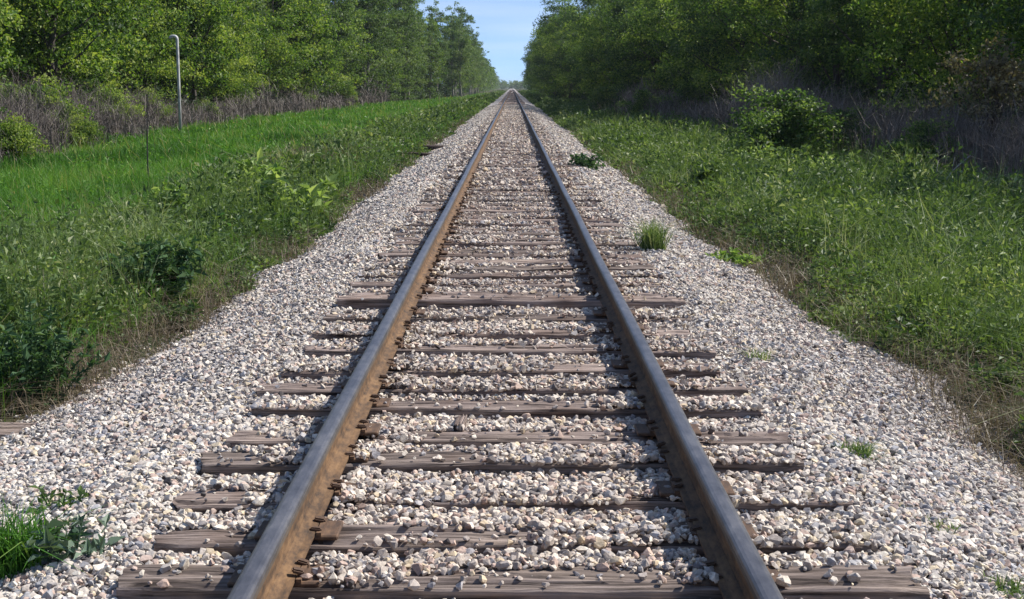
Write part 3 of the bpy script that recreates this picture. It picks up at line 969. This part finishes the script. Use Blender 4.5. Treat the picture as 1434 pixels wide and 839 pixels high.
def far_woods(label, side, mat):
    mb = MB(); r = np.random.default_rng(300 + side)
    C = []
    for _ in range(360):       # deep inside, behind the two rows
        y = 20 + 400 * r.random() ** 1.7; C.append((side * (r.uniform(24, 40)), y, r.uniform(8, 13), 3.2, .42))
    y = 425
    while y < 1400:
        for q in range(3):
            C.append((side * ((abs(left_x(y)) if side < 0 else right_x(y)) + q * 5 + r.uniform(-1, 1)), y + r.uniform(-3, 3), r.uniform(10.5, 15), 3.0, .55))
        y += 7 if y < 800 else 14
    for (x, y, h, rr, lf) in C:
        c, p, t = crown_points(r, np.array([rr, rr, h / 2 - .2]), np.array([0, 0, h / 2 + .3]), 22, 11, 1.5, x)
        p[:, :2] *= np.clip(1.2 - .5 * p[:, 2] / h, .4, 1.2)[:, None]
        leaves(mb, p + np.array([x, y, g1(x, y)]), lf * 1.25, .45 + t + r.normal(size=len(p)) * .12, .7, .4)
    tag(mb.build('distant_woods', mat), label, 'woods', kind='stuff')


far_woods('distant woods closing in on the line from the left', -1, M['leaf_tall'])
far_woods('distant woods closing in on the line from the right', 1, M['leaf_dark'])
# the line bends out of sight: woods across the far end
mb = MB(); r = np.random.default_rng(9)
for _ in range(150):
    x = r.uniform(-70, 70); yy = r.uniform(1420, 1480)
    c, p, t = crown_points(r, np.array([4, 4, 4.2]), np.array([0, 0, 4.4]), 18, 9, 2, x)
    leaves(mb, p + np.array([x, yy, g1(x, yy)]), 1.3, .5 + t, .7, .4)
tag(mb.build('far_treeline', M['leaf_tall']), 'low far treeline across the vanishing point of the track', 'woods', kind='stuff')

# ------------------------------------------------------------------ single plants
def tuft(px, py, mat, label, n, spread, h, w, name='grass_tuft', z=None, lean=.5, tint=.5, cat='grass tuft', group=None):
    p = at(px, py, -.1 if z is None else z)
    zz = max(b1(p.x, p.y), g1(p.x, p.y))
    p = at(px, py, zz)
    mb = MB()
    a = rng.uniform(0, 6.28, n); rr = spread * rng.random(n) ** .6 * .6
    base = np.stack([rr * np.cos(a), rr * np.sin(a), np.full(n, -.02)], 1)
    blades(mb, base, h * rng.uniform(.45, 1.1, n), w, tint + rng.normal(size=n) * .2, lean)
    o = mb.build(name, mat); o.location = (p.x, p.y, zz)
    return tag(o, label, cat, group)


def leafy(px, py, mat, label, n, spread, h, leaf, name='weed_plant', aspect=.5, tint=.5, stems=12, group=None, rosette=False, z=-.3):
    p = at(px, py, z)
    zz = max(b1(p.x, p.y), g1(p.x, p.y)); p = at(px, py, zz)
    root = empty(name, (p.x, p.y, zz)); tag(root, label, 'plant', group)
    ms, ml = MB(), MB()
    tips = []
    for _ in range(stems):
        a = rng.uniform(0, 6.28); q = rng.random() ** .6
        t = Vector((math.cos(a) * spread * q, math.sin(a) * spread * q, h * rng.uniform(.55, 1.05) * (1 - .35 * q)))
        b = Vector((t.x * .25, t.y * .25, -.03))
        m_ = b.lerp(t, .5) + Vector((0, 0, h * .08))
        tube(ms, [b, m_, t], [.005, .004, .002], 4, .3)
        tips.append((b, m_, t))
    k = rng.integers(0, stems, n); f = rng.random(n) ** .75
    B = np.array([tips[i][0] for i in k]); Mm = np.array([tips[i][1] for i in k]); T = np.array([tips[i][2] for i in k])
    f_ = f[:, None]
    c = (1 - f_) ** 2 * B + 2 * f_ * (1 - f_) * Mm + f_ ** 2 * T
    d = unit(rng.normal(size=(n, 3)) * np.array([1, 1, .5]) + np.array([0, 0, .45]))
    s = leaf * np.exp(rng.normal(size=n) * .28)
    c = c + d * s[:, None] * .5
    c[:, 2] = np.maximum(c[:, 2], .01)
    leaves(ml, c, s, tint + rng.normal(size=n) * .2, aspect, .7, d)
    ms.build('stems', mat, root); ml.build('leaves', mat, root)
    return root


# on the ballast
tuft(1197, 640, M['weed'], 'bright green grass tuft alone on the right ballast shoulder', 260, .13, .11, .0035, lean=.8, tint=.55)
tuft(1312, 742, M['weed'], 'small yellowish tuft on the right ballast below the bright tuft', 110, .12, .07, .003, lean=.8, tint=.7)
tuft(1262, 715, M['weed'], 'tiny sprig between the two tufts on the right ballast', 26, .06, .05, .003, lean=.8, tint=.6)
tuft(1405, 830, M['weed'], 'green tuft at the bottom right corner of the ballast', 160, .10, .09, .0035, lean=.7, tint=.5)
tuft(1060, 505, M['weed'], 'faded little tuft on the right ballast beside the tie ends', 90, .13, .12, .003, lean=.7, tint=.8)
tuft(914, 352, M['weed'], 'upright green weed at the end of the right ties in the middle distance', 420, .20, .40, .0045, lean=.6, tint=.7)
leafy(822, 240, M['weed_dark'], 'dark low plant growing on the right ballast far along the line', 420, .5, .40, .10, stems=16)
tuft(20, 800, M['grass'], 'thick green grass tuft at the lower left corner of the ballast', 420, .20, .30, .0042, lean=.55, tint=.35)
leafy(100, 790, M['weed_grey'], 'grey green leafy weed beside the lower left grass tuft', 230, .19, .17, .055, aspect=.42, stems=16)
leafy(82, 725, M['weed'], 'small leafy sprig behind the grey green weed on the left ballast', 100, .13, .16, .045, aspect=.4, stems=11, tint=.35)
leafy(110, 672, M['weed'], 'thin yellow green sprig alone on the left ballast', 22, .07, .05, .03, aspect=.4, stems=5, tint=.75)
# on the left shoulder
leafy(222, 440, M['weed_dark'], 'dark green bushy weed at the edge of the left ballast', 2300, .46, .86, .072, stems=34, aspect=.42)
leafy(255, 462, M['weed'], 'smaller dark weed in front of the bushy weed on the left', 420, .20, .28, .055, stems=16, tint=.3)
leafy(45, 572, M['weed_dark'], 'dense dark weed mound at the left border beside the stones', 2300, .48, .74, .050, stems=40, aspect=.4)
leafy(-10, 500, M['weed'], 'green weed mound cut by the left border', 1500, .5, .65, .055, stems=30, tint=.4)
leafy(105, 470, M['weed'], 'pale topped weed between the two dark weeds on the left', 420, .30, .38, .075, stems=16, tint=.65)
leafy(245, 330, M['weed_pale'], 'broad leaved pale green plant in front of the grass field', 460, .50, .88, .135, stems=13, aspect=.40)
leafy(345, 300, M['weed_pale'], 'tall yellow green broad leaved plant beside the grass field', 560, .65, 1.02, .155, stems=14, aspect=.40, tint=.6)
leafy(405, 318, M['weed_pale'], 'broad leaved plant with large pale leaves near the left stones', 440, .60, .90, .16, stems=11, aspect=.45, tint=.75)
leafy(300, 340, M['weed_dark'], 'dark leafy weed between the broad leaved plants', 600, .40, .40, .10, stems=18)
leafy(430, 262, M['weed'], 'low leafy plant far along the left shoulder', 420, .7, .75, .14, stems=16, tint=.5)
tuft(296, 415, M['grass'], 'yellow green grass tuft beside the bushy weed on the left', 160, .16, .26, .006, lean=.5, tint=.85)
tuft(130, 415, M['grass'], 'tall pale grass tuft at the edge of the grass field', 200, .25, .40, .006, lean=.35, tint=.8)
tuft(500, 205, M['grass'], 'dry looking tall tuft far along the left grass field', 260, .7, .6, .018, lean=.4, tint=.8)
# on the right bank
leafy(985, 268, M['weed'], 'upright weed with pale leaves on the right bank left of the rounded bush', 360, .42, .62, .13, stems=16, tint=.55, z=-.3)
for px, py, lb in ((1060, 250, 'pale topped plant just below the rounded bush'), (1115, 246, 'pale topped plant right of the one below the rounded bush'),
                   (1165, 256, 'pale topped plant nearest the grey dead stalks on the right')):
    leafy(px, py, M['weed_pale'], lb, 520, .62, .72, .12, stems=22, tint=.85, aspect=.5)
leafy(1030, 372, M['weed_pale'], 'pale low clump at the edge of the right stones', 420, .34, .18, .06, stems=18, tint=.6)
leafy(1300, 470, M['weed'], 'leafy weed clump on the right bank near the stones', 700, .40, .36, .06, stems=24, tint=.45)
leafy(1400, 400, M['weed'], 'tall green weeds clump at the right border', 900, .5, .6, .07, stems=26, tint=.5)
leafy(1395, 560, M['weed'], 'weed clump at the right border beside the stones', 600, .30, .26, .045, stems=22, tint=.4)
leafy(1230, 330, M['weed_dark'], 'dark weed mound in the middle of the right bank', 900, .6, .5, .085, stems=24, tint=.6)

# ------------------------------------------------------------------ odd things beside the track
# white vent pipe with a bent top
p = at(253, 194, -.42); z = g1(p.x, p.y); k = p.y / FPX
mb = MB()
hp = 143 * k * .975
pts = [(0, 0, -.3), (-.0, 0, hp * .5), (0, 0, hp - .12)] + [(-.12 + .12 * math.cos(a), 0, hp - .12 + .12 * math.sin(a)) for a in (.4, .8, 1.2, 1.57)] + [(-.22, 0, hp - .005)]
pts += [(-.27, 0, hp - .035), (-.285, 0, hp - .10)]
tube(mb, pts, [.062] * len(pts), 10)
o = mb.build('vent_pipe', M['galv'], smooth=True); o.location = (p.x, p.y, z)
tag(o, 'tall thin white metal vent pipe with a bent top in the left grass', 'pipe')
# dark stake
p = at(208, 268, -.42); z = g1(p.x, p.y)
mb = MB(); tube(mb, [(0, 0, -.3), (.01, 0, .9), (.05, 0, 1.92)], [.016, .015, .014], 6)
o = mb.build('metal_stake', M['stake']); o.location = (p.x, p.y, z)
tag(o, 'thin dark metal stake standing in the grass left of the white vent pipe', 'stake')
# dumped old ties
def old_tie(px, py, length, rz, label, tilt=.05, z=-.25, mat='tie_black', seed=1, up=.08):
    p = at(px, py, z); zz = max(b1(p.x, p.y), g1(p.x, p.y))
    o = link('discarded_tie', tie_mesh(seed, length).data('discarded_tie', M[mat], True))
    o.location = (p.x, p.y, zz + up); o.rotation_euler = (tilt, .06, rz)
    tag(o, label, 'old tie')


old_tie(588, 217, 1.1, .25, 'dark discarded tie lying at the edge of the left stones', seed=31, up=.16)
old_tie(613, 208, 1.0, .35, 'second dark discarded tie, farther along the left edge of the stones', seed=32, up=.14)
old_tie(1240, 476, .55, -.25, 'short dark piece of timber at the edge of the right stones', seed=33, up=.05)
old_tie(-8, 590, .42, .15, 'brown end of an old timber at the left border among the stones', mat='tie', seed=34, up=.07)
# short wooden stub between the ties
p = at(645, 590, .02)
o = link('wood_stub', tie_mesh(41, .19).data('wood_stub', M['tie'], True)); o.scale = (1, .22, .35)
o.location = (p.x, p.y, .03); o.rotation_euler = (0, 0, 1.5)
tag(o, 'short wooden stub lying across the stones between two ties', 'wood stub')
# pale dead branch on the right
p = at(1308, 285, -.25); z = g1(p.x, p.y)
mb = MB()
tube(mb, [(0, 0, -.1), (.08, 0, .25), (.30, .1, .55), (.62, .15, .82)], [.016, .014, .010, .005], 6)
tube(mb, [(.10, .02, .28), (.02, 0, .5), (.05, .05, .72)], [.010, .007, .003], 5)
tube(mb, [(.30, .1, .55), (.34, .12, .78)], [.008, .003], 5)
tube(mb, [(.2, .05, .42), (.42, 0, .46)], [.007, .003], 5)
o = mb.build('dead_branch', M['deadwood'], smooth=True); o.location = (p.x, p.y, z)
tag(o, 'pale bare dead branch sticking up before the dark stalks on the right', 'branch')

# ------------------------------------------------------------------ light
S = Vector((.88, .30, 1.0)).normalized()
ld = bpy.data.lights.new('sun', 'SUN'); ld.energy = 4.6; ld.angle = math.radians(.53); ld.color = (1, .955, .89)
lo = link('sun', ld); lo.rotation_euler = S.to_track_quat('Z', 'Y').to_euler(); lo.location = (20, 10, 40)
w = bpy.data.worlds.new('World'); scene.world = w; w.use_nodes = True
nt = w.node_tree; nt.nodes.clear()
out = nt.nodes.new('ShaderNodeOutputWorld'); bg = nt.nodes.new('ShaderNodeBackground')
sky = nt.nodes.new('ShaderNodeTexSky'); sky.sky_type = 'NISHITA'; sky.sun_disc = False
sky.sun_elevation = math.asin(S.z); sky.sun_rotation = math.atan2(S.x, S.y)
sky.air_density = 1.0; sky.dust_density = 0.0; sky.ozone_density = 3.0; sky.altitude = 200
bg.inputs['Strength'].default_value = .12
tc = nt.nodes.new('ShaderNodeTexCoord'); sep = nt.nodes.new('ShaderNodeSeparateXYZ'); cmb = nt.nodes.new('ShaderNodeCombineXYZ')
ma = nt.nodes.new('ShaderNodeMath'); ma.operation = 'MULTIPLY_ADD'; ma.inputs[1].default_value = 2.2; ma.inputs[2].default_value = .17
nt.links.new(tc.outputs['Generated'], sep.inputs[0]); nt.links.new(sep.outputs['Z'], ma.inputs[0])
nt.links.new(sep.outputs['X'], cmb.inputs[0]); nt.links.new(sep.outputs['Y'], cmb.inputs[1]); nt.links.new(ma.outputs[0], cmb.inputs[2])
nt.links.new(cmb.outputs[0], sky.inputs['Vector'])
cm = nt.nodes.new('ShaderNodeMapping'); cm.inputs['Scale'].default_value = (2.2, 2.2, 26)
nt.links.new(tc.outputs['Generated'], cm.inputs['Vector'])
cn = nt.nodes.new('ShaderNodeTexNoise'); cn.inputs['Scale'].default_value = 2.0; cn.inputs['Detail'].default_value = 6; nt.links.new(cm.outputs[0], cn.inputs['Vector'])
cr_ = ramp(nt, [(.45, (0, 0, 0)), (.8, (.34, .34, .34))], cn.outputs['Fac'])
cx = nt.nodes.new('ShaderNodeMix'); cx.data_type = 'RGBA'; nt.links.new(cr_.outputs[0], cx.inputs['Factor'])
nt.links.new(sky.outputs[0], cx.inputs['A']); cx.inputs['B'].default_value = (5.2, 5.5, 5.9, 1)
nt.links.new(cx.outputs['Result'], bg.inputs['Color']); nt.links.new(bg.outputs[0], out.inputs[0])

# thin summer haze over the whole line
mb = MB()
X0, X1, Y0, Y1, Z0, Z1 = -2550, 2550, -450, 5100, -3, 24
mb.add([(X0, Y0, Z0), (X1, Y0, Z0), (X1, Y1, Z0), (X0, Y1, Z0), (X0, Y0, Z1), (X1, Y0, Z1), (X1, Y1, Z1), (X0, Y1, Z1)],
       [np.array([[0, 3, 2, 1], [4, 5, 6, 7], [0, 1, 5, 4], [1, 2, 6, 5], [2, 3, 7, 6], [3, 0, 4, 7]])])
hm, hnt, hout = new_mat('haze')
hv = N(hnt, 'ShaderNodeVolumePrincipled', Density=.00013, Anisotropy=.3); hv.inputs['Color'].default_value = (.86, .92, 1, 1)
hnt.links.new(hv.outputs[0], hout.inputs['Volume'])
tag(mb.build('haze', hm), kind='stuff')

# ------------------------------------------------------------------ camera and render settings
cd = bpy.data.cameras.new('camera'); cd.sensor_width = 36; cd.lens = FPX / 1434 * 36
cd.clip_end = 9000; cd.clip_start = .05
co = link('camera', cd); co.location = CAM; co.rotation_euler = (math.radians(90) - PITCH, 0, 0)
scene.camera = co
vs = scene.view_settings
vs.view_transform = 'Standard'; vs.look = 'None'; vs.gamma = 1; vs.use_curve_mapping = False; vs.exposure = .74
scene.render.engine = 'CYCLES'
scene.cycles.max_bounces = 7; scene.cycles.diffuse_bounces = 3; scene.cycles.transmission_bounces = 4; scene.cycles.glossy_bounces = 2
scene.cycles.use_denoising = True
